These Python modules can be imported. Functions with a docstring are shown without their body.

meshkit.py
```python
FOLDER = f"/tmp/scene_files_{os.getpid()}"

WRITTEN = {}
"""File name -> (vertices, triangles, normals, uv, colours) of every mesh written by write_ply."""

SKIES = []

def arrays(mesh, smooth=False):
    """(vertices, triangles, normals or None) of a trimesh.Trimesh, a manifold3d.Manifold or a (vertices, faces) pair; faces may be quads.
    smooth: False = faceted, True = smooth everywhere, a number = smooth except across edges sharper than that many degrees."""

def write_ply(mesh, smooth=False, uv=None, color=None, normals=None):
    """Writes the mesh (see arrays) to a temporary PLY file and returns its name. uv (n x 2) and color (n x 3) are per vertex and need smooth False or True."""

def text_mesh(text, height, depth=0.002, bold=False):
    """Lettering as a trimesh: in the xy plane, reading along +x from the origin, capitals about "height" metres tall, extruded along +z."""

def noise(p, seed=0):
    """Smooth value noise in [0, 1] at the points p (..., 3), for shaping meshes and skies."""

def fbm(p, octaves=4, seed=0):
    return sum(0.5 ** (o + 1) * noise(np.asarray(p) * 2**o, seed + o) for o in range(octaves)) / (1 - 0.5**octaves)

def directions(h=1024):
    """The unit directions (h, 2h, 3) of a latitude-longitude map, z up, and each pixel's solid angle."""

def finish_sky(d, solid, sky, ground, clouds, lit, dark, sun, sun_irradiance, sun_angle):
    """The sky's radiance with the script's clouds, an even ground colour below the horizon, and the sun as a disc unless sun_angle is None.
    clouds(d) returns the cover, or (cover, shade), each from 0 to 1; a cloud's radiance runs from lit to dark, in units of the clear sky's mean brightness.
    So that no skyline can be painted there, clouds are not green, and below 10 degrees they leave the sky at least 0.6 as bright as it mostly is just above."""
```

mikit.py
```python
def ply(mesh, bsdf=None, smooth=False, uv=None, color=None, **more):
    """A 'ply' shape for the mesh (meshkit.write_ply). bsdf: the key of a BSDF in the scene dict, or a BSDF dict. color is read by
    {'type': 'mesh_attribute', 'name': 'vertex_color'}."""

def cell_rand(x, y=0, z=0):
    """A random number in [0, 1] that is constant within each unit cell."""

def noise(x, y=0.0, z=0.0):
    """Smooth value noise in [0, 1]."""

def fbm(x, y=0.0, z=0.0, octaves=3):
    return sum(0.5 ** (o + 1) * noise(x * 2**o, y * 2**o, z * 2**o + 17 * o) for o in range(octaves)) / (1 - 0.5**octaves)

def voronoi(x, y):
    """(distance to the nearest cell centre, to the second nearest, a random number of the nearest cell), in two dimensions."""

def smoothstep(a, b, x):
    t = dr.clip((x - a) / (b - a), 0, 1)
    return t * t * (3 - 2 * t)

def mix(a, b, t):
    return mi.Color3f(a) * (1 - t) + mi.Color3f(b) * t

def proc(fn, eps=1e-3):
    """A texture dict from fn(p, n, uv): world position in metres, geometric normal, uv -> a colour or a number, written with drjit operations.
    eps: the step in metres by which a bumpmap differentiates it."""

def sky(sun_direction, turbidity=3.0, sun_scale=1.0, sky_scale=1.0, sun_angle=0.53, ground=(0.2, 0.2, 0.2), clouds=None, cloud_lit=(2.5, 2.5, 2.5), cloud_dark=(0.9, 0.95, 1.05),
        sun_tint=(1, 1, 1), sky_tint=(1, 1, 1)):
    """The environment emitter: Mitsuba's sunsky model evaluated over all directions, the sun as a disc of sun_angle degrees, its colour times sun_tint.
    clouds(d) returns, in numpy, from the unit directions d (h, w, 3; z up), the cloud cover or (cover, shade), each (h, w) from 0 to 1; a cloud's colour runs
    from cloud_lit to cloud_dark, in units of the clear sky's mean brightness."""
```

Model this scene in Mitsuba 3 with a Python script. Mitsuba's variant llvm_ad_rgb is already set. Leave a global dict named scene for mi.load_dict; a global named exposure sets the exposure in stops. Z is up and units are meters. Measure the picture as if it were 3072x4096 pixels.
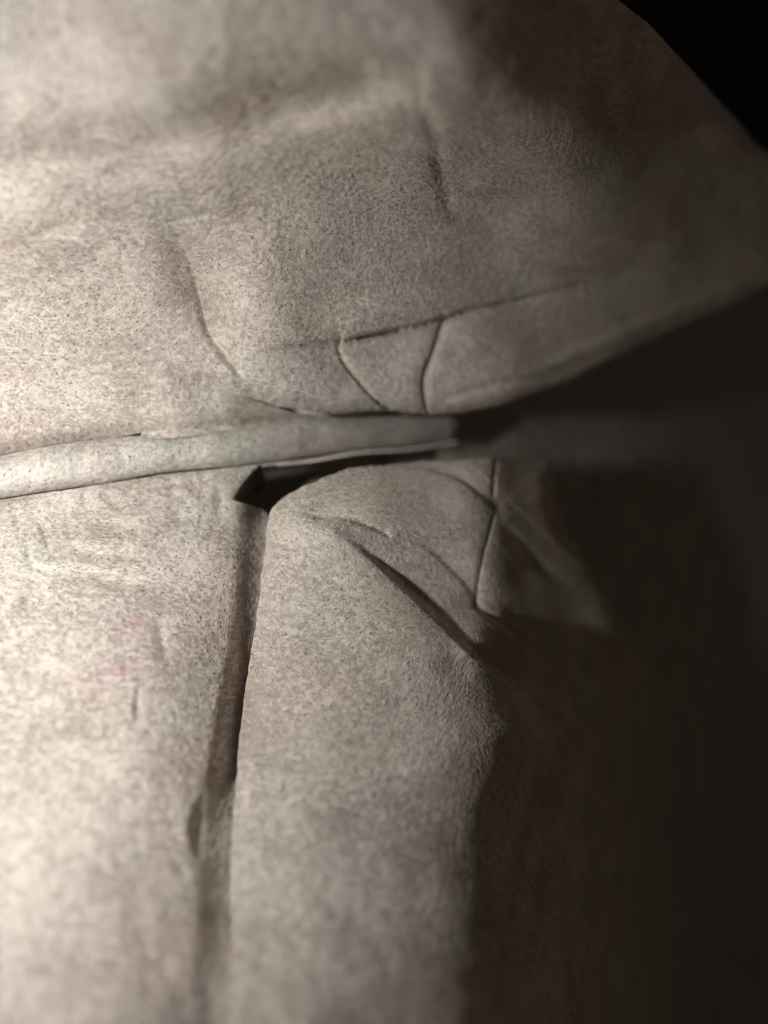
import math, random
import numpy as np
import drjit as dr
import mitsuba as mi
import mikit
from scipy.interpolate import RBFInterpolator, RectBivariateSpline, CubicSpline
from scipy.spatial import cKDTree
import meshkit

random.seed(7)
np.random.seed(7)
scene, labels = {"type": "scene"}, {}
T = mi.ScalarTransform4f

# ---------------------------------------------------------------- camera, light, exposure
# world: x to the right, y into the gap of the sofa, z up; metres; the camera stands at the origin
exposure = 0.0
scene["camera"] = {
    "type": "thinlens", "fov": 2 * math.degrees(math.atan(0.5)), "fov_axis": "x",
    "aperture_radius": 0.0042, "focus_distance": 0.262, "near_clip": 0.005, "far_clip": 20.0,
    "to_world": T().look_at(origin=[0, 0, 0], target=[0, 1, 0], up=[0, 0, 1]),
}
LAMP = np.array([-0.132, 0.012, 0.004])
AIM = np.array([-0.146, 0.22, 0.004])
POWER = 0.435
for k in range(7):
    a = k * 2.399
    r = 0.010 * math.sqrt(k / 7.0)
    o = LAMP + np.array([0.3 * r * math.cos(a), -0.6 * r * math.cos(a), r * math.sin(a)])
    scene[f"torch_{k}"] = {"type": "spot", "to_world": T().look_at(origin=o.tolist(), target=(AIM + o - LAMP).tolist(), up=[0, 0, 1]),
                           "cutoff_angle": 61.0, "beam_width": 4.0,
                           "intensity": {"type": "rgb", "value": [POWER / 7 * c for c in (1.0, 0.992, 0.955)]}}
# the dim room
scene["room_light"] = {"type": "constant", "radiance": {"type": "rgb", "value": [0.0205, 0.0162, 0.0130]}}
scene["room_lamp"] = {"type": "point", "position": [0.32, -0.06, 0.03], "intensity": {"type": "rgb", "value": [0.0105, 0.0076, 0.0058]}}

# ---------------------------------------------------------------- fabric
noise, fbm, smoothstep, mix = mikit.noise, mikit.fbm, mikit.smoothstep, mikit.mix


def nap_value(uv):
    """brushed suede nap: clumps of a few millimetres, fine fibres that lie in changing directions, and pores"""
    u, v = uv.x, uv.y
    w1, w2 = noise(u * 190 + 3, v * 190) - 0.5, noise(u * 190 + 31, v * 190 + 9) - 0.5
    x, y = u + 0.0009 * w1, v + 0.0009 * w2
    clump = noise(x * 640 + 1.7, y * 760 + 4.1)
    tuft = noise(x * 1250 + y * 260 + 7.3, y * 1400 - x * 200 + 2.2)
    turn = 1.6 * (noise(u * 60 + 5, v * 60) - 0.5)
    fibre = noise((u + turn * v * 0.03) * 2600 + 900 * w1 * 0.004, (v - turn * 0.002) * 1300 + 0.8 * w2)
    big = fbm(u * 46 + 9, v * 60, octaves=3)
    d, d2, r = mikit.voronoi(x * 520 + 0.25 * w1, y * 620)
    pore = smoothstep(0.34, 0.04, d + 0.25 * (noise(u * 1500, v * 1500) - 0.5)) * smoothstep(0.35, 1.0, r)
    e, e2, q = mikit.voronoi(u * 1000 + 0.6 * w1, v * 1150)
    tip = smoothstep(0.42, 0.10, e) * smoothstep(0.62, 0.98, q)
    return clump, tuft, fibre, big, pore, tip


def suede(light, dark):
    def f(p, n, uv):
        clump, tuft, fibre, big, pore, tip = nap_value(uv)
        v = 0.30 * clump + 0.34 * tuft + 0.36 * fibre + 0.46 * (big - 0.5)
        col = mix(dark, light, smoothstep(0.20, 0.80, v))
        col = col * (1 - 0.50 * pore) * (1 + 0.25 * tip)
        hue = fbm(uv.x * 40 + 2, uv.y * 40 + 5, octaves=2) - 0.5
        col = col * mi.Color3f(1 + 0.10 * hue, 1.0, 1 + 0.02 * hue)
        # pink smears rubbed into the pile
        for (sx, sy, sz, rx, rz, k) in STAINS:
            d = dr.square((p.x - sx) / rx) + dr.square((p.z - sz) / rz) + dr.square((p.y - sy) / 0.03)
            m = smoothstep(1.0, 0.1, d) * smoothstep(0.46, 0.64, 0.45 * noise(p.x * 500, p.y * 300, p.z * 900) + 0.3 * tuft + 0.25 * fibre) * k
            col = mix(col, mi.Color3f(0.46, 0.16, 0.30), 0.62 * m)
        return col
    return f


def nap_bump(p, n, uv):
    clump, tuft, fibre, big, pore, tip = nap_value(uv)
    return 0.00030 * clump + 0.00017 * tuft + 0.00012 * fibre - 0.00018 * pore + 0.00010 * tip


def fabric(light, dark):
    return {"type": "twosided", "bsdf": {"type": "bumpmap", "arbitrary": mikit.proc(nap_bump, eps=2.5e-4), "scale": 1.0,
            "bsdf": {"type": "principled", "base_color": mikit.proc(suede(light, dark)), "roughness": 0.85, "specular": 0.25, "sheen": 0.5, "sheen_tint": 0.4}}}


def pix(px, py, D):
    """the point at depth D on the line of sight through a point of the photograph"""
    return np.stack([(px - 1536) / 3072 * D, D, -(py - 2048) / 3072 * D], -1)


STAINS = [(*pix(np.float64(x), np.float64(y), np.float64(D)), rx, rz, k) for x, y, D, rx, rz, k in (
    (470, 2510, .232, .0075, .0045, .75), (840, 2575, .242, .0075, .003, .7), (450, 2690, .225, .0085, .003, .55),
    (590, 2640, .228, .010, .0055, .28), (1075, 2562, .258, .0045, .0025, .35), (170, 2680, .215, .004, .003, .3))]

scene["suede"] = fabric((0.58, 0.525, 0.467), (0.325, 0.277, 0.245))
scene["suede_grey"] = fabric((0.57, 0.53, 0.477), (0.325, 0.288, 0.256))
scene["fibre"] = {"type": "twosided", "bsdf": {"type": "diffuse", "reflectance": {"type": "rgb", "value": [0.50, 0.45, 0.39]}}}
scene["matt_black"] = {"type": "twosided", "bsdf": {"type": "diffuse", "reflectance": {"type": "rgb", "value": [0.055, 0.058, 0.075]}}}

# ---------------------------------------------------------------- relief tools
STEP = 6.0


def TILT(x):
    return 0.026 * np.clip((900 - x) / 900, 0, 1.6) ** 1.3


def curve(points, amps=None, n=None):
    """a smooth curve through the points, with a strength along it"""
    p = np.array(points, float)
    s = np.r_[0, np.cumsum(np.linalg.norm(np.diff(p, axis=0), axis=1))]
    t = np.linspace(0, s[-1], n or max(12, int(s[-1] / 4)))
    a = np.ones(len(p)) if amps is None else np.array(amps, float)
    c = CubicSpline(s, p)(t) if len(p) > 2 else np.stack([np.interp(t, s, p[:, 0]), np.interp(t, s, p[:, 1])], -1)
    return c, np.interp(t, s, a)


class Relief:
    """a stretched cloth: depth as a function over a grid, kept inside an outline"""

    def __init__(self, box, controls, smooth=0.0, step=STEP, snaps=()):
        x0, y0, x1, y1 = box
        self.xs, self.ys = np.arange(x0, x1 + step, step), np.arange(y0, y1 + step, step)
        self.step = step
        cx, cy = np.linspace(x0, x1 + step, 50), np.linspace(y0, y1 + step, 60)
        c = np.array(controls, float)
        gx, gy = np.meshgrid(cx, cy)
        d = RBFInterpolator(c[:, :2] / 1000, c[:, 2], smoothing=smooth, kernel="thin_plate_spline")(np.stack([gx.ravel(), gy.ravel()], -1) / 1000).reshape(gx.shape)
        self.X, self.Y = np.meshgrid(self.xs, self.ys)
        spline = RectBivariateSpline(cy, cx, d)
        base = spline(self.ys, self.xs) + TILT(self.X)
        b = pix(self.X, self.Y, base)
        arc = [np.concatenate([np.zeros_like(np.take(base, [0], k)), np.cumsum(np.linalg.norm(np.diff(b, axis=k), axis=2), k)], k) for k in (1, 0)]
        mid = [np.abs(self.xs - 1000).argmin(), np.abs(self.ys - 2000).argmin()]
        self.uv = np.stack([arc[0] - arc[0][:, mid[0]][:, None] + 3.0, arc[1] - arc[1][mid[1]][None] + 3.0], -1).reshape(-1, 2)
        pts = np.stack([self.X.ravel(), self.Y.ravel()], -1)
        for line in snaps:  # the grid follows folds and seams
            c = curve(line, n=int(sum(math.dist(p, q) for p, q in zip(line, line[1:]))))[0]
            near, i = cKDTree(c).query(pts, distance_upper_bound=step * 0.62)
            on = np.isfinite(near)
            pts[on] = c[i[on]]
        self.X, self.Y = pts[:, 0].reshape(base.shape), pts[:, 1].reshape(base.shape)
        self.D = spline.ev(self.Y, self.X) + TILT(self.X)
        self.pts = np.stack([self.X.ravel(), self.Y.ravel()], -1)
        self.sdf = None

    def near(self, cv, reach):
        """signed distance to the curve (positive to its right-hand side on the picture with y down), strength, mask"""
        c, a = cv
        d, i = cKDTree(c).query(self.pts, distance_upper_bound=reach)
        ok = np.isfinite(d)
        i = np.where(ok, i, 0)
        t = np.gradient(c, axis=0)
        v = self.pts - c[i]
        side = np.sign(t[i, 0] * v[:, 1] - t[i, 1] * v[:, 0])
        fade = np.where(ok, a[i], 0)
        # past the ends the strength dies off
        tl = np.linalg.norm(t[i], axis=1) + 1e-9
        along = np.abs((v * t[i]).sum(1)) / tl
        end = (i == 0) | (i == len(c) - 1)
        fade = np.where(end, fade * np.exp(-(along / 25.0) ** 2), fade)
        sh = self.X.shape
        return (np.where(ok, d * np.where(side == 0, 1, side), reach)).reshape(sh), fade.reshape(sh), ok.reshape(sh)

    def groove(self, pts, depth, width, amps=None):
        d, a, ok = self.near(curve(pts, amps), width * 3.2)
        self.D += np.where(ok, a * depth * np.exp(-(d / width) ** 2), 0)
        return self

    def fold(self, pts, h, reach, lip=40.0, round_=0.35, amps=None, edge=7.0):
        """cloth on the curve's left-hand side (y down: the side with negative distance) lies over the other side, which drops by h and comes back over reach"""
        d, a, ok = self.near(curve(pts, amps), reach * 3.0)
        drop = h * (1 / (1 + np.exp(-np.clip(d / (edge * 0.4), -40, 40)))) * np.exp(-np.maximum(d, 0) / reach)
        lip_ = h * round_ * np.clip(1 + np.minimum(d, 0) / lip, 0, 1) ** 2 * (d <= 0)
        self.D += np.where(ok, a * (drop + lip_ * 1.0), 0)
        return self

    def outline(self, poly, R, r, soft=None, wobble=2.5):
        """keep the inside of the outline, whose rim bends back into the sofa by r metres over R"""
        from shapely import Polygon, contains_xy
        c = np.array(poly, float)
        dense = []
        for a, b in zip(c, np.roll(c, -1, 0)):
            n = max(2, int(np.linalg.norm(b - a) / 4))
            dense.append(a + (b - a) * np.linspace(0, 1, n, endpoint=False)[:, None])
        dense = np.vstack(dense)
        at = np.concatenate([dense / 70, np.zeros((len(dense), 1))], 1)
        dense = dense + wobble * 2 * np.stack([meshkit.fbm(at, 4, 41) - 0.5, meshkit.fbm(at, 4, 57) - 0.5], -1)
        c = dense
        d, i = cKDTree(dense).query(self.pts)
        inside = contains_xy(Polygon(c), self.pts[:, 0], self.pts[:, 1])
        sd = np.where(inside, d, -d).reshape(self.X.shape)
        self.sdf, self.close = sd, dense[i].reshape(*self.X.shape, 2)
        q = np.clip(1 - np.maximum(sd, 0) / R, 0, 1)
        self.D += r * (1 - np.sqrt(np.maximum(1 - q * q, 0))) * (1 if soft is None else soft(self.X, self.Y))
        return self

    def noise(self, amp, size, octaves=3, seed=0):
        p = np.stack([self.X / size, self.Y / size, np.full(self.X.shape, 3.3 * seed)], -1)
        self.D += amp * 2 * (meshkit.fbm(p, octaves, seed) - 0.5)
        return self

    def grid(self):
        ny, nx = self.X.shape
        k = np.arange(nx * ny).reshape(ny, nx)
        f = np.stack([k[:-1, :-1], k[1:, :-1], k[1:, 1:], k[:-1, 1:]], -1).reshape(-1, 4)
        f = np.vstack([f[:, [0, 1, 2]], f[:, [0, 2, 3]]])
        px, py = self.X.ravel().copy(), self.Y.ravel().copy()
        if self.sdf is not None:
            sd = self.sdf.ravel()
            f = f[(sd[f] > 0).any(1)]
            out = sd <= 0
            px[out], py[out] = self.close.reshape(-1, 2)[out].T
        return px, py, self.D.ravel(), f

    def mesh(self, keep=None, back=0.03, inset=0.92):
        """the cloth with its thickness: vertices, faces, normals, uv of the front and of a rim that runs back into the sofa"""
        px, py, D, f = self.grid()
        v = pix(px, py, D)
        fn = np.cross(v[f[:, 1]] - v[f[:, 0]], v[f[:, 2]] - v[f[:, 0]])
        n = np.zeros_like(v)
        for k in range(3):
            np.add.at(n, f[:, k], fn)
        n /= np.linalg.norm(n, axis=1, keepdims=True) + 1e-20
        uv = self.uv
        if keep is not None:
            f = f[keep(px[f].mean(1), py[f].mean(1))]
        e = np.vstack([f[:, [0, 1]], f[:, [1, 2]], f[:, [2, 0]]])
        key = np.sort(e, 1)
        u, first, count = np.unique(key[:, 0] * (len(v) + 1) + key[:, 1], return_index=True, return_counts=True)
        b = e[first[count == 1]]
        if back:
            rim = np.unique(b)
            m = np.full(len(v), -1)
            m[rim] = len(v) + np.arange(len(rim))
            near = v[rim] + np.array([0, 2e-5, 0])
            cen = near.mean(0)
            far = near + np.array([0, back, 0])
            far[:, [0, 2]] = cen[[0, 2]] + (far[:, [0, 2]] - cen[[0, 2]]) * inset
            out = near - cen
            out[:, 1] = 0
            out /= np.linalg.norm(out, axis=1, keepdims=True) + 1e-20
            v, n = np.vstack([v, near, far]), np.vstack([n, out, out])
            uv = np.vstack([uv, uv[rim], uv[rim] + 0.02])
            p, q = m[b[:, 0]], m[b[:, 1]]
            f = np.vstack([f, np.stack([q, p, p + len(rim)], -1), np.stack([q, p + len(rim), q + len(rim)], -1)])
        used, inv = np.unique(f, return_inverse=True)
        v, n, uv, f = v[used], n[used], uv[used], inv.reshape(-1, 3)
        area = np.linalg.norm(np.cross(v[f[:, 1]] - v[f[:, 0]], v[f[:, 2]] - v[f[:, 0]]), axis=1)
        return v, f[area > 1e-13], n, uv


def nap(mesh, count, seed, where, length=(.0005, .0011)):
    """short suede fibres that stand off the cloth"""
    v, f, n, _ = mesh
    g = np.random.default_rng(seed)
    f = f[where(v[f].mean(1)) & (n[f].mean(1)[:, 1] < -.35)]
    area = np.linalg.norm(np.cross(v[f[:, 1]] - v[f[:, 0]], v[f[:, 2]] - v[f[:, 0]]), axis=1)
    k = g.choice(len(f), count, p=area / area.sum())
    w = g.dirichlet([1, 1, 1], count)
    p = (v[f[k]] * w[..., None]).sum(1)
    m = (n[f[k]] * w[..., None]).sum(1)
    m /= np.linalg.norm(m, axis=1, keepdims=True) + 1e-12
    lean = g.normal(size=(count, 3)) * 0.8
    d = m + lean - (lean * m).sum(1, keepdims=True) * m
    d /= np.linalg.norm(d, axis=1, keepdims=True)
    side_ = np.cross(d, g.normal(size=(count, 3)))
    side_ /= np.linalg.norm(side_, axis=1, keepdims=True) + 1e-12
    L = g.uniform(*length, count)[:, None]
    W = g.uniform(.00003, .00006, count)[:, None]
    base = p - m * .00008
    mid = base + d * L * 0.55
    tip = mid + (d + 0.7 * g.normal(size=(count, 3)) * 0.5) * L * 0.45
    vv = np.stack([base - side_ * W, base + side_ * W, mid + side_ * W * .8, mid - side_ * W * .8, tip], 1).reshape(-1, 3)
    o = np.arange(count)[:, None] * 5
    ff = np.concatenate([o + [0, 1, 2], o + [0, 2, 3], o + [3, 2, 4]])
    return vv, ff


def side(points):
    """function (x, y) -> signed distance to a curve, positive on its right-hand side (y down)"""
    c, _ = curve(points)
    tree, t = cKDTree(c), np.gradient(c, axis=0)

    def f(x, y):
        p = np.stack([x, y], -1)
        d, i = tree.query(p)
        v = p - c[i]
        return d * np.sign(t[i, 0] * v[..., 1] - t[i, 1] * v[..., 0])
    return f


def add(key, mesh, mat="suede"):
    v, f, n, uv = mesh
    scene[key] = {"type": "ply", "filename": meshkit.write_ply((v, f), False, uv, normals=n), "face_normals": False, "bsdf": {"type": "ref", "id": mat}}


# ---------------------------------------------------------------- the room behind
scene["wall"] = mikit.ply((np.array([[-3, 2.5, -2], [3, 2.5, -2], [3, 2.5, 3], [-3, 2.5, 3.0]]), np.array([[0, 1, 2], [0, 2, 3]])), "matt_black")
labels["wall"] = {"label": "black unlit room beyond the sofa at the upper right", "category": "wall", "kind": "structure"}

# ---------------------------------------------------------------- sofa body: rail roll, linings, dark side panel
# strip between the cushions
TOPL = [(-500, 1920), (0, 1824), (185, 1787), (463, 1750), (833, 1722), (1111, 1694), (1389, 1667), (1574, 1655), (1860, 1640)]
BOTL = [(-500, 2090), (0, 1996), (185, 1967), (463, 1926), (648, 1893), (926, 1867), (1204, 1833), (1481, 1796), (1667, 1778), (1860, 1752)]
tx = np.array([p[0] for p in TOPL]); ty = np.array([p[1] for p in TOPL])
bx = np.array([p[0] for p in BOTL]); by = np.array([p[1] for p in BOTL])
xs = np.linspace(-500, 1835, 420)
yt = CubicSpline(tx, ty)(xs); yb = CubicSpline(bx, by)(xs)
dep = CubicSpline([-500, 0, 600, 1200, 1500, 1835], [.228, .247, .279, .323, .358, .418])(xs) + TILT(xs)
prof = np.linspace(0, 1, 44)
rows = []
for x, a, b, d in zip(xs, yt, yb, dep):
    half = (b - a) / 2 / 3072 * d
    ang = -1.75 + 3.5 * prof
    closing = 1 - np.clip((x - 1790) / 48, 0, 1) ** 3 * 0.6
    zz = (a + b) / 2 + (b - a) / 2 * np.sin(ang) * closing
    dd = d + half * (1 - np.cos(ang)) * 1.1 + 0.004 * np.clip((x - 1790) / 45, 0, 1) ** 2
    w = meshkit.fbm(np.stack([np.full(44, x / 160), prof * 2.0, np.zeros(44)], -1), 3, 5) - 0.5
    rows.append(pix(np.full(44, x), zz, dd + 0.0030 * w))
rv = np.array(rows).reshape(-1, 3)
k = np.arange(len(xs) * 44).reshape(len(xs), 44)
q = np.stack([k[:-1, :-1], k[:-1, 1:], k[1:, 1:], k[1:, :-1]], -1).reshape(-1, 4)
qf = np.vstack([q[:, [0, 1, 2]], q[:, [0, 2, 3]]])
rn = meshkit.arrays((rv, qf), True)[2]
rn *= -np.sign(rn[:, 1].mean())
ruv = np.stack([rv[:, 0] + rv[:, 1] * 0.6, np.tile(np.linspace(0, 0.024, 44), len(xs))], -1) + 3.7
add("sofa_frame__rail_roll", (rv, qf, rn, ruv), "suede_grey")

# thin lip under the roll
px_ = np.linspace(880, 1825, 240)
py_ = CubicSpline(bx, by)(px_) + 13 + 3 * np.sin(px_ / 61.0)
rows = []
for x, y, d in zip(px_, py_, CubicSpline([-500, 0, 600, 1200, 1500, 1835], [.228, .247, .279, .323, .358, .418])(px_) + TILT(px_)):
    ang = np.linspace(0, 2 * np.pi, 15)
    c = pix(np.float64(x), np.float64(y), np.float64(d + .0105))
    rows.append(c + .0008 * min(1, (x - 878) / 160) * np.stack([0 * ang, -np.cos(ang) * 1.6, -np.sin(ang)], -1))
pv = np.array(rows).reshape(-1, 3)
k = np.arange(240 * 15).reshape(240, 15)
q = np.stack([k[:-1, :-1], k[:-1, 1:], k[1:, 1:], k[1:, :-1]], -1).reshape(-1, 4)
qf = np.vstack([q[:, [0, 1, 2]], q[:, [0, 2, 3]]])
pn = np.array(rows) - np.array(rows).mean(1, keepdims=True)
pn = (pn / np.linalg.norm(pn, axis=2, keepdims=True)).reshape(-1, 3)
add("sofa_frame__piping", (pv, qf, pn, np.stack([pv[:, 0] + pv[:, 1], pv[:, 2]], -1) + 5.1))

# lining below the roll
Q = Relief((700, 1720, 2000, 2250), [(x, y - (x - 1400) * .10 * (x < 1900), d + (x - 1400) * 5e-5 + .09 * (x > 1450)) for x in (700, 1000, 1300, 1500, 1700, 1900, 2000) for y, d in ((1740, .46), (1790, .445), (1840, .42), (1880, .40), (1930, .385), (2050, .37), (2250, .36))])
for x in (1010, 1090, 1210, 1330, 1440, 1530, 1610, 1680, 1740):
    Q.groove([(x, 1810), (x - 14, 1880), (x - 40, 1960)], .004, 13 + (x % 5))
Q.groove([(800, 1890), (1204, 1838), (1481, 1800), (1667, 1782), (1850, 1755)], .006, 14)
Q.groove([(1835, 1690), (1810, 1740), (1770, 1810)], .007, 10)
add("sofa_frame__inner_lining_001", Q.mesh())

# dark side of the sofa on the right
E = Relief((1750, 1000, 3900, 4650), [(x, y, d * k) for x, d in ((1750, .452), (1836, .464), (1930, .484), (2030, .512), (2300, .62), (2700, .82), (3072, 1.2), (3800, 1.8))
                                       for y, k in ((1300, 1.24), (1550, 1.14), (1700, 1.05), (1850, .98), (2000, .94), (2300, .92))] +
           [(1836, 3000, .44), (2500, 2700, .62), (3072, 2800, 1.1), (2700, 3300, .74), (3072, 3600, .95), (2700, 4096, .62), (3072, 4096, .74), (1836, 4650, .42), (3800, 4650, .95), (3800, 3000, 1.6)])
E.noise(0.003, 520, 3, 9)
E.groove([(1835, 1690), (2130, 1685), (2310, 1680), (2590, 1615), (3072, 1545), (3400, 1500)], .007, 22)
E.groove([(1850, 1800), (2100, 1795), (2500, 1790), (3072, 1840)], .006, 20)
E.groove([(3060, 2900), (2990, 3500), (3010, 4200)], .006, 60)
add("sofa_frame__side_panel", E.mesh(back=0))
labels["sofa_frame"] = {"label": "suede sofa frame with a straight padded roll running into the dark gap between the cushions", "category": "sofa"}
labels["sofa_frame__rail_roll"] = {"label": "pale grey padded roll along the gap"}
labels["sofa_frame__side_panel"] = {"label": "side of the sofa in deep shadow"}

# ---------------------------------------------------------------- back cushion
FLAP = [(960, 1420), (1100, 1395), (1250, 1372), (1370, 1362), (1481, 1336), (1611, 1312), (1741, 1282), (1870, 1240), (2000, 1212), (2185, 1167), (2296, 1139), (2410, 1110)]
WEDGE = [(1367, 1352), (1365, 1426), (1407, 1490), (1481, 1574), (1555, 1630), (1640, 1652), (1722, 1668)]
SEAM = [(1775, 1268), (1750, 1340), (1722, 1426), (1694, 1500), (1690, 1550), (1696, 1600), (1713, 1660)]
B = Relief((-450, -420, 3600, 1900), [
    (-450, -400, .150), (0, 0, .165), (800, 0, .164), (1500, 0, .168), (1850, 0, .173), (2080, 0, .188), (2300, 0, .208), (800, 220, .172), (2500, 0, .226), (2800, -400, .25), (3500, 300, .55), (1200, -400, .152),
    (0, 450, .176), (700, 450, .187), (1250, 250, .182), (1500, 330, .190), (1850, 350, .188), (2080, 400, .208), (2300, 450, .238), (2700, 400, .31), (2963, 560, .39),
    (0, 850, .200), (500, 850, .226), (1000, 800, .238), (1500, 750, .254), (1850, 700, .264), (2080, 750, .284), (2300, 800, .298), (2900, 800, .42), (3500, 800, .60),
    (-450, 1200, .205), (0, 1200, .226), (400, 1200, .246), (650, 1150, .257), (800, 1180, .268), (1000, 1150, .258), (1400, 1100, .276), (1800, 1050, .298), (2000, 1020, .312), (2250, 1020, .325), (2700, 1020, .385), (3072, 1080, .47), (3500, 1100, .58),
    (-450, 1700, .232), (0, 1750, .247), (350, 1600, .262), (600, 1650, .276), (600, 1480, .270), (900, 1480, .276), (1300, 1300, .281), (1300, 1560, .291), (1600, 1450, .302), (1700, 1620, .316), (2000, 1300, .324), (2300, 1350, .360), (2700, 1200, .40), (2000, 1560, .330)], snaps=(FLAP, WEDGE, SEAM))
B.noise(0.0022, 430, 3, 1).noise(0.0007, 130, 2, 2)
# big soft dents towards the top
B.groove([(-100, 660), (300, 620), (700, 550), (1000, 470), (1250, 410), (1480, 340), (1680, 330)], .0105, 105, [.4, .6, .8, 1, 1, 1, .3])
B.groove([(1640, 230), (1700, 430), (1760, 640), (1790, 800), (1860, 900)], .0022, 32, [.2, 1, 1, 1, .3])
B.groove([(1780, 800), (1950, 870), (2150, 920), (2450, 965), (2800, 970), (3200, 1000)], .003, 40, [.3, .7, .8, 1, .8, .7])
B.groove([(1900, 930), (2150, 1000), (2450, 1050), (2900, 1010), (3200, 1020)], .002, 26, [.2, .7, .8, .8, .7])
B.groove([(2200, 1080), (2500, 1090), (2800, 1060)], .003, 20, [0, 1, .3])
for pts, w in (([(1000, 700), (1350, 760), (1700, 800), (2000, 900)], 40), ([(1250, 860), (1550, 900), (1850, 980)], 30), ([(250, 760), (500, 700), (820, 690)], 45), ([(60, 980), (280, 900), (520, 880)], 40), ([(1500, 560), (1750, 640), (1900, 780)], 45)):
    B.groove(pts, w * 5e-5, w, [.1] + [1] * (len(pts) - 2) + [.1])
B.groove([(560, 868), (700, 862), (860, 850)], .0018, 12, [0, 1, .2])
B.groove([(590, 905), (720, 880), (880, 862)], .0012, 9, [0, 1, .2])
B.groove([(690, 900), (740, 1010), (800, 1150), (860, 1290), (930, 1420)], .0062, 72, [.2, .9, 1, .9, .3])
B.groove([(940, 1250), (900, 1380), (960, 1470)], .002, 26, [.2, 1, .3])
for pts, dpt, wd in (([(30, 1180), (170, 1230), (330, 1330)], .0012, 40), ([(140, 1500), (260, 1570), (420, 1580)], .002, 40), ([(520, 1480), (560, 1590), (600, 1700)], .002, 40),
                     ([(1000, 520), (1300, 580), (1600, 600)], .0015, 30), ([(1100, 690), (1400, 720), (1650, 690)], .001, 20), ([(200, 420), (330, 500), (500, 520)], .003, 40)):
    B.groove(pts, dpt, wd, [.2, 1, .2])
B.groove([(720, 960), (765, 1060), (800, 1180), (827, 1300), (860, 1370), (905, 1425), (960, 1500), (1015, 1585)], .0026, 17, [.1, .6, .8, 1, 1, .9, .7, .3])
B.groove([(640, 1470), (720, 1500), (830, 1535), (930, 1560)], .002, 20, [.1, .8, 1, .3])
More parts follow.
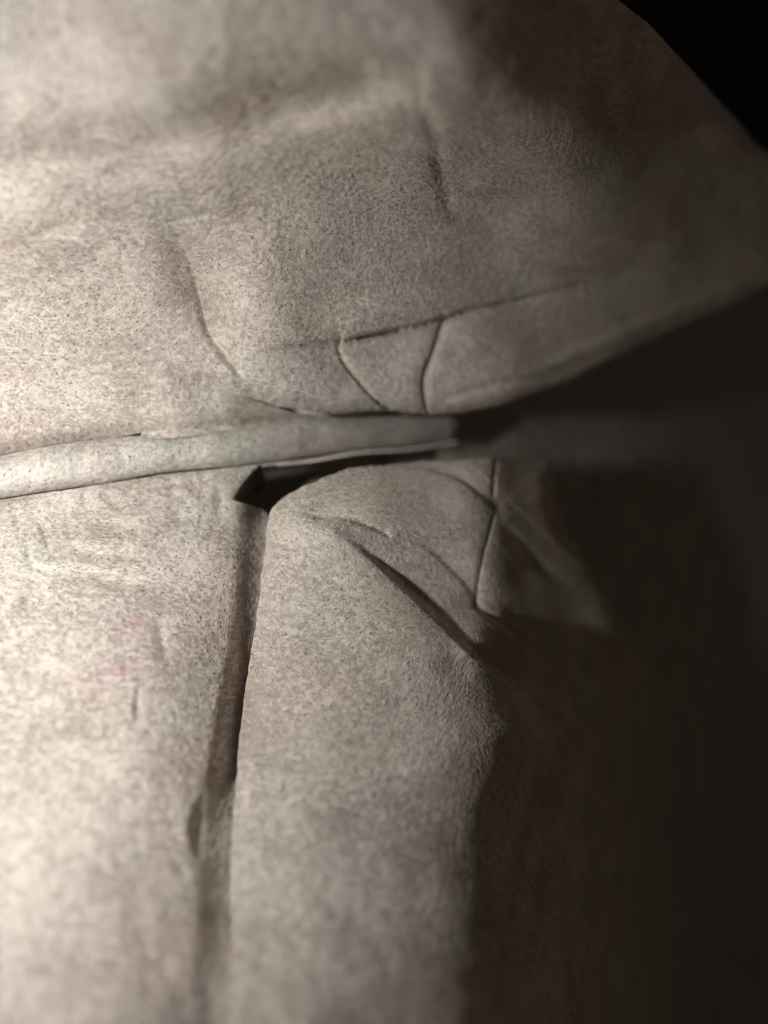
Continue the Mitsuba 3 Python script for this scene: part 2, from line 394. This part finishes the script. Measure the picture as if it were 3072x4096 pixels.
# flap that hangs over the gussets
B.fold(FLAP, .014, 170, 90, .3, [0, .12, .5, .9, 1, .9, .8, .62, .42, .28, .12, 0])
B.groove([(x, y + 7) for x, y in FLAP[3:]], .004, 10, [.3, .8, 1, .9, .6, .35, .2, .08, 0])
B.fold(WEDGE, .0055, 130, 40, .25, [1, 1, 1, 1, 1, .9, .6], edge=6)
B.groove([(x - 4, y + 2) for x, y in WEDGE], .005, 5)
B.groove(SEAM, .0050, 5).groove(SEAM, .0018, 26)
B.groove([(1990, 1330), (2090, 1300), (2200, 1310)], .0015, 14, [0, 1, 0])
B.groove([(1750, 1610), (1900, 1560), (2100, 1520), (2350, 1420)], .003, 22, [.2, 1, .8, .2])
B.groove([(2050, 1540), (2300, 1420), (2650, 1270), (3000, 1130)], -.003, 30, [.2, 1, 1, .5])
B.groove([(-450, 1905), (0, 1818), (185, 1780), (463, 1742), (700, 1724), (950, 1704)], .0045, 30, [.6, .8, 1, 1, 1, 1])
B_SMOOTH = B.D.copy()
B.outline([(-450, -420), (2000, -420), (2290, -200), (2472, 0), (2593, 93), (2685, 194), (2778, 296), (2870, 398), (2963, 500), (3018, 574), (3072, 611), (3250, 680), (3600, 720), (3600, 950), (3300, 1060),
           (3072, 1152), (2889, 1241), (2592, 1370), (2407, 1463), (2278, 1528), (2130, 1583), (2000, 1625), (1852, 1652), (1722, 1657),
           (1640, 1652), (1537, 1640), (1370, 1656), (1259, 1647), (1111, 1626), (1000, 1591), (907, 1567), (796, 1531), (704, 1500), (640, 1480),
           (600, 1560), (590, 1728), (463, 1750), (185, 1787), (0, 1824), (-450, 1910)], 85, .015, lambda x, y: np.where(y > 1380, np.maximum(np.clip((x - 610) / 260, 0, 1), np.where(y > 1640, .35 * np.clip((560 - x) / 160, 0, 1), 0)), 1.0))
# lining above the roll, seen under the cushion's flap
P = Relief((564, 1248, 1930, 1880), [(400, 1500, .270), (620, 1500, .276), (620, 1780, .284), (720, 1550, .283), (720, 1720, .288), (900, 1600, .293), (1100, 1600, .314), (1100, 1750, .319), (1400, 1650, .350), (1700, 1600, .405), (1800, 1700, .425), (2300, 1600, .36), (2300, 1900, .36)])
P.outline([(500, 1250), (1870, 1250), (1868, 1662), (1574, 1675), (1389, 1686), (1111, 1712), (833, 1741), (463, 1768)], 20, .0)
wP = np.clip((P.X - 610) / 260, 0, 1)
wP = wP * wP * (3 - 2 * wP)
P.D = P.D * wP + (RectBivariateSpline(B.ys, B.xs, B_SMOOTH)(P.ys, P.xs) + 0.0001) * (1 - wP)
P.uv = P.uv * 0 + np.stack([RectBivariateSpline(B.ys, B.xs, B.uv[:, k].reshape(B.X.shape))(P.ys, P.xs).ravel() for k in (0, 1)], -1)
P.groove([(700, 1724), (880, 1710), (1111, 1690), (1560, 1652), (1850, 1645)], .0075, 30, [0, .9, 1, 1, 1])
add("sofa_frame__inner_lining", P.mesh())

wedge_side, seam_side, flap_side = side(WEDGE), side(SEAM), side(FLAP)


def zone(x, y):
    below = (flap_side(x, y) > 0) & (x > 960) & (x < 2410) | (x >= 2410) & (y > 1110 - (x - 2410) * 0.05)
    out = np.zeros(x.shape, int)
    out[below & (x < 1800) & (wedge_side(x, y) > 0) & (x > 960)] = 1
    out[below & (wedge_side(x, y) <= 0) & (seam_side(x, y) > 0) & (x > 1340)] = 2
    out[below & (seam_side(x, y) <= 0) & (x > 1600)] = 3
    return out


back_mesh = B.mesh(lambda x, y: zone(x, y) == 0)
add("back_cushion__front_panel", back_mesh)
scene["back_cushion__nap"] = mikit.ply(nap(back_mesh, 50000, 6, lambda c: (c[:, 1] > .22) & (c[:, 1] < .31) & (c[:, 2] < .11)), "fibre")
labels["back_cushion__nap"] = {"kind": "stuff"}
add("back_cushion__gusset", B.mesh(lambda x, y: zone(x, y) == 1, back=.02), "suede_grey")
add("back_cushion__gusset_001", B.mesh(lambda x, y: zone(x, y) == 2, back=.02))
add("back_cushion__end_panel", B.mesh(lambda x, y: zone(x, y) == 3, back=.02))
labels["back_cushion"] = {"label": "plump beige suede cushion bulging over the top of the gap with a seamed flap underneath", "category": "cushion"}
labels["back_cushion__gusset"] = {"label": "pale greenish grey triangle of cloth under the flap"}
labels["back_cushion__gusset_001"] = {"label": "small wedge panel between two dark seams"}
labels["back_cushion__end_panel"] = {"label": "dark end panel right of the seam"}

# ---------------------------------------------------------------- lower right cushion
DIAG = [(1340, 2110), (1420, 2178), (1519, 2259), (1630, 2361), (1759, 2481), (1870, 2593), (2000, 2704), (2130, 2815), (2259, 2944), (2407, 3074), (2600, 3230)]
K3 = [(1640, 2160), (1741, 2222), (1815, 2296), (1870, 2361), (1900, 2425), (1990, 2485), (2130, 2593), (2222, 2667), (2330, 2740)]
TOPFOLD = [(1480, 1862), (1600, 1868), (1722, 1880), (1833, 1917), (1926, 1991), (1965, 2030), (1990, 2060)]
SEAM2 = [(1975, 2030), (1954, 2130), (1926, 2240), (1907, 2350), (1896, 2425)]
SEAM3 = [(1985, 1835), (1978, 1890), (1972, 1980)]
dpts = [(1050, 2050, .281), (1400, 1860, .300), (1700, 1840, .318), (1200, 2100, .268), (1500, 2050, .279), (1800, 2050, .298), (1050, 2300, .265), (1300, 2300, .263), (1550, 2250, .272), (1750, 2350, .283), (1880, 2400, .294)]
for y, d0, k in ((1830, .328, 2.2), (1980, .317, 2.2), (2150, .307, 2.2), (2300, .301, 2.28), (2450, .298, 2.48)):  # the end panel turns away beyond its seam
    dpts += [(x, y, d0 * math.exp(k * (x - 1965) / 3072)) for x in (1965, 2080, 2200, 2350, 2500)]
dpts += [(x, 2620, .299 * math.exp(2.7 * (x - 1965) / 3072)) for x in (2120, 2250, 2400, 2550)]
dpts += [(1850, 2650, .260), (1970, 2745, .272)]
for y, f0 in ((2600, .248), (2900, .231), (3250, .209), (3650, .188), (4096, .166), (4650, .142)):
    late = 210 * np.clip((3000 - y) / 380, 0, 1)
    xx = np.arange(900, 3760, 10.0)
    ang = np.tan(np.radians(np.interp(xx - late, [900, 1350, 1700, 1860, 1990, 2300, 3000], [0, 6, 24, 44, 62, 65, 65])))
    prof = f0 * np.exp(np.cumsum(np.minimum(ang / np.maximum(1 - (xx - 1536) / 3072 * ang, .05), 7.0) * 10 / 3072)) + .006 * np.clip((1150 - xx) / 250, 0, 1) ** 2
    dpts += [(x, y, float(np.interp(x, xx, prof))) for x in (950, 1200, 1400, 1600, 1750, 1900, 2050, 2250, 2450, 2700, 3000) if not (y == 2600 and x > 1950)]
Dd = Relief((780, 1700, 3750, 4650), dpts, snaps=(DIAG, K3, TOPFOLD, SEAM2, SEAM3))
Dd.noise(0.0018, 400, 3, 21).noise(0.0007, 120, 2, 22)
Dd.groove(SEAM2, .0042, 5).groove(SEAM2, .0008, 26)
Dd.fold(DIAG[::-1], .016, 180, 150, .15, [0, .5, 1, 1, 1, 1, 1, .9, .6, .25, 0], edge=12)
Dd.fold(K3[::-1], .0045, 70, 60, .1, [0, .4, .8, 1, 1, 1, .9, .6, 0], edge=9)
Dd.groove([(1900, 2425), (1990, 2485), (2130, 2593), (2222, 2667)], .005, 12, [.4, 1, 1, .3])
Dd.groove([(2010, 2420), (2150, 2530), (2330, 2650), (2500, 2830), (2600, 2960)], .005, 22, [0, .8, 1, .8, 0])
K1 = [(1200, 2045), (1240, 2062), (1290, 2072), (1370, 2074), (1450, 2095), (1530, 2130), (1570, 2160)]
Dd.fold(K1[::-1], .0045, 55, 30, .1, [0, .5, .9, 1, 1, .6, 0], edge=9)
Dd.groove(K1, .0025, 9, [0, .5, .8, 1, .8, .5, 0])
Dd.groove([(1230, 2120), (1330, 2130), (1450, 2160)], -.0022, 40, [0, 1, 0])
Dd.groove([(1630, 2262), (1690, 2268), (1735, 2280)], .0016, 7, [.2, 1, .3])
Dd.groove([(1140, 2075), (1180, 2035), (1260, 2000)], .0018, 14, [0, 1, 0])
Dd.groove([(1020, 1950), (1060, 2050), (1075, 2100)], .002, 14, [0, 1, 0])
Dd.fold(TOPFOLD[::-1], .007, 110, 60, .35, [.3, 1, 1, 1, 1, .5, 0], edge=7)
Dd.groove(SEAM3, .003, 6)
Dd.groove([(1985, 2080), (2070, 2170), (2200, 2290), (2300, 2330)], .003, 22, [0, 1, .8, 0])
Dd.outline([(1090, 2030), (1130, 1995), (1185, 1962), (1296, 1907), (1407, 1874), (1537, 1857), (1667, 1848), (1852, 1839), (1970, 1824), (1990, 1832), (2080, 1836), (2185, 1833), (2222, 1861), (2213, 2000), (2250, 2093), (2324, 2222), (2407, 2370), (2490, 2519), (2570, 2640),
            (2660, 2850), (2760, 3100), (2900, 3500), (3000, 4096), (3050, 4650), (895, 4650), (918, 4096), (925, 3700), (926, 3500), (933, 3300), (940, 3150), (955, 2960), (985, 2750), (1015, 2550), (1040, 2350), (1056, 2200), (1066, 2100)], 85, .010, lambda x, y: 1 - .65 * np.clip((y - 3300) / 900, 0, 1) * (x < 1400), wobble=9)
top_side, seam2_side, k3_side, diag_side, seam3_side = side(TOPFOLD), side(SEAM2 + [(1890, 2500)]), side(K3), side(DIAG), side(SEAM3)


def zone2(x, y):
    out = np.zeros(x.shape, int)
    flap = (top_side(x, y) < 0) & (y < 2050) & (x > 1480) & (x < 1990)
    right = (((seam2_side(x, y) < 0) & (y > 2030) & (y < 2430)) | ((y <= 2030) & (seam3_side(x, y) < 0) & (x > 1950)) | ((y >= 2430) & (k3_side(x, y) < 0) & (x > 1895))) & (y < 2760)
    out[flap] = 1
    out[right] = 2
    out[(x > 2330) & (y < 2760 + (x - 2330)*0.95) & (diag_side(x,y) < 0)] = 2
    return out


seat_mesh = Dd.mesh(lambda x, y: zone2(x, y) == 0)
add("seat_cushion_001__cover", seat_mesh)
scene["seat_cushion_001__nap"] = mikit.ply(nap(seat_mesh, 60000, 5, lambda c: (c[:, 2] > -.075) & (c[:, 0] < .06)), "fibre")
labels["seat_cushion_001__nap"] = {"kind": "stuff"}
add("seat_cushion_001__corner_flap", Dd.mesh(lambda x, y: zone2(x, y) == 1, back=.02))
add("seat_cushion_001__end_panel", Dd.mesh(lambda x, y: zone2(x, y) == 2, back=.02))
labels["seat_cushion_001"] = {"label": "rounded beige suede cushion under the gap with a long diagonal fold running into shadow", "category": "cushion"}
labels["seat_cushion_001__end_panel"] = {"label": "shadowed end panel beyond the stitched seam"}

# ---------------------------------------------------------------- lower left cushion
C = Relief((-450, 1820, 1300, 4650), [
    (-450, 2000, .225), (0, 2030, .243), (300, 1990, .258), (600, 1950, .274), (900, 1930, .292), (1100, 1900, .31),
    (0, 2300, .222), (300, 2250, .240), (600, 2200, .258), (850, 2200, .272), (0, 2600, .206), (400, 2600, .222), (750, 2600, .240), (900, 2600, .254),
    (0, 3100, .182), (400, 3100, .196), (750, 3100, .214), (0, 3600, .163), (400, 3600, .173), (750, 3600, .190), (0, 4096, .146), (400, 4096, .155), (750, 4096, .170),
    (-450, 3000, .165), (-450, 4650, .125), (400, 4650, .138), (1300, 2000, .33), (1300, 2600, .29), (1300, 3400, .24), (1300, 4650, .19)])
C.noise(0.0020, 380, 3, 11).noise(0.0008, 120, 2, 12)
for pts, dpt, wd in (([(180, 2290), (130, 2430), (60, 2540), (-60, 2660)], .003, 55), ([(265, 2000), (275, 2080), (290, 2200)], .0011, 18), ([(140, 2060), (180, 2140), (210, 2230)], .0016, 14), ([(880, 1950), (880, 2020), (860, 2110)], .0022, 22),
                     ([(230, 2210), (380, 2218), (560, 2220)], .0025, 30), ([(540, 1950), (470, 2030), (400, 2070)], .0018, 22), ([(560, 2720), (550, 2830), (540, 2900)], .0016, 14), ([(640, 2460), (650, 2560), (660, 2680)], .0012, 22),
                     ([(600, 1960), (750, 1930), (880, 1925)], .002, 16)):
    C.groove(pts, dpt, wd, [.3] + [1] * (len(pts) - 2) + [.2])
for x, y, l, k in ((60, 2020, 90, 1), (350, 1965, 110, -1), (430, 1950, 70, 1), (700, 1920, 120, -1), (770, 1915, 60, 1), (820, 1910, 100, -1), (110, 2160, 120, 1)):
    C.groove([(x, y), (x + 8 * k, y + l / 2), (x + 26 * k, y + l)], .0017, 15 + (x % 9), [.3, 1, .1])
for pts in ([(120, 2330), (320, 2300), (520, 2330), (700, 2300)], [(40, 2440), (160, 2400), (300, 2420)], [(620, 2110), (720, 2080), (830, 2090)], [(330, 2130), (450, 2110), (560, 2130)]):
    C.groove(pts, .0022, 34, [.1, 1] + [.8] * (len(pts) - 3) + [.1])
C.groove([(815, 3180), (790, 3300), (800, 3420)], .0024, 26, [.2, 1, .3])
# its right side drops into the crease against the other cushion
ey = np.array([1850, 2000, 2100, 2200, 2350, 2550, 2750, 2960, 3150, 3300, 3500, 3700, 4096, 4700])
ex = np.array([1150, 1085, 1066, 1056, 1040, 1015, 985, 955, 940, 928, 918, 915, 905, 880])
edge = CubicSpline(ey, ex)(C.Y)
band = np.interp(C.Y, [1850, 2000, 2200, 2500, 2960, 3148, 3259, 3390, 3482, 3700, 4096], [92, 117, 105, 88, 80, 96, 118, 124, 90, 72, 74])
yy = np.clip(C.Y, 2060, 4640)
floor = RectBivariateSpline(Dd.ys, Dd.xs, Dd.D)(np.unique(C.Y), [1000]).reshape(-1)
fy = np.array([RectBivariateSpline(Dd.ys, Dd.xs, Dd.D).ev(y, CubicSpline(ey, ex)(y) + 10) for y in np.arange(2060, 4640, 40)]).ravel()
floor = np.interp(yy, np.arange(2060, 4640, 40), fy) + np.interp(C.Y, [1850, 2000, 2100, 2500, 3000, 3300, 3600, 3800, 4000, 4300], [.042, .036, .026, .019, .0125, .0085, .0055, .0042, .0030, .0018])
soft = np.clip((C.Y - 2500) / 1300, 0, 1) * 60
t = np.clip((C.X - (edge - band - 22 - soft)) / (band + 85 + soft), 0, 1)
t = t * t * (3 - 2 * t)
C.D = C.D * (1 - t) + floor * t
C.outline([(-450, 2085), (0, 1999), (185, 1970), (463, 1929), (648, 1897), (926, 1871), (1045, 1857), (1012, 1888), (966, 1945), (936, 2002), (985, 2016), (1050, 2035), (1095, 2080), (1112, 2200), (1110, 2400), (1080, 2600), (1050, 2800), (1020, 3050), (1000, 3250), (985, 3450), (980, 3700), (970, 4096), (950, 4650), (-450, 4650)], 60, .006,
          lambda x, y: np.where(y < 2000, np.clip((1100 - x) / 300, 0.0, 1) * np.clip((x - 300) / 300, 0.2, 1), 0.0))
add("seat_cushion__cover", C.mesh())
labels["seat_cushion"] = {"label": "brightly lit cushion at lower left with faint pink smears on its beige suede", "category": "cushion"}
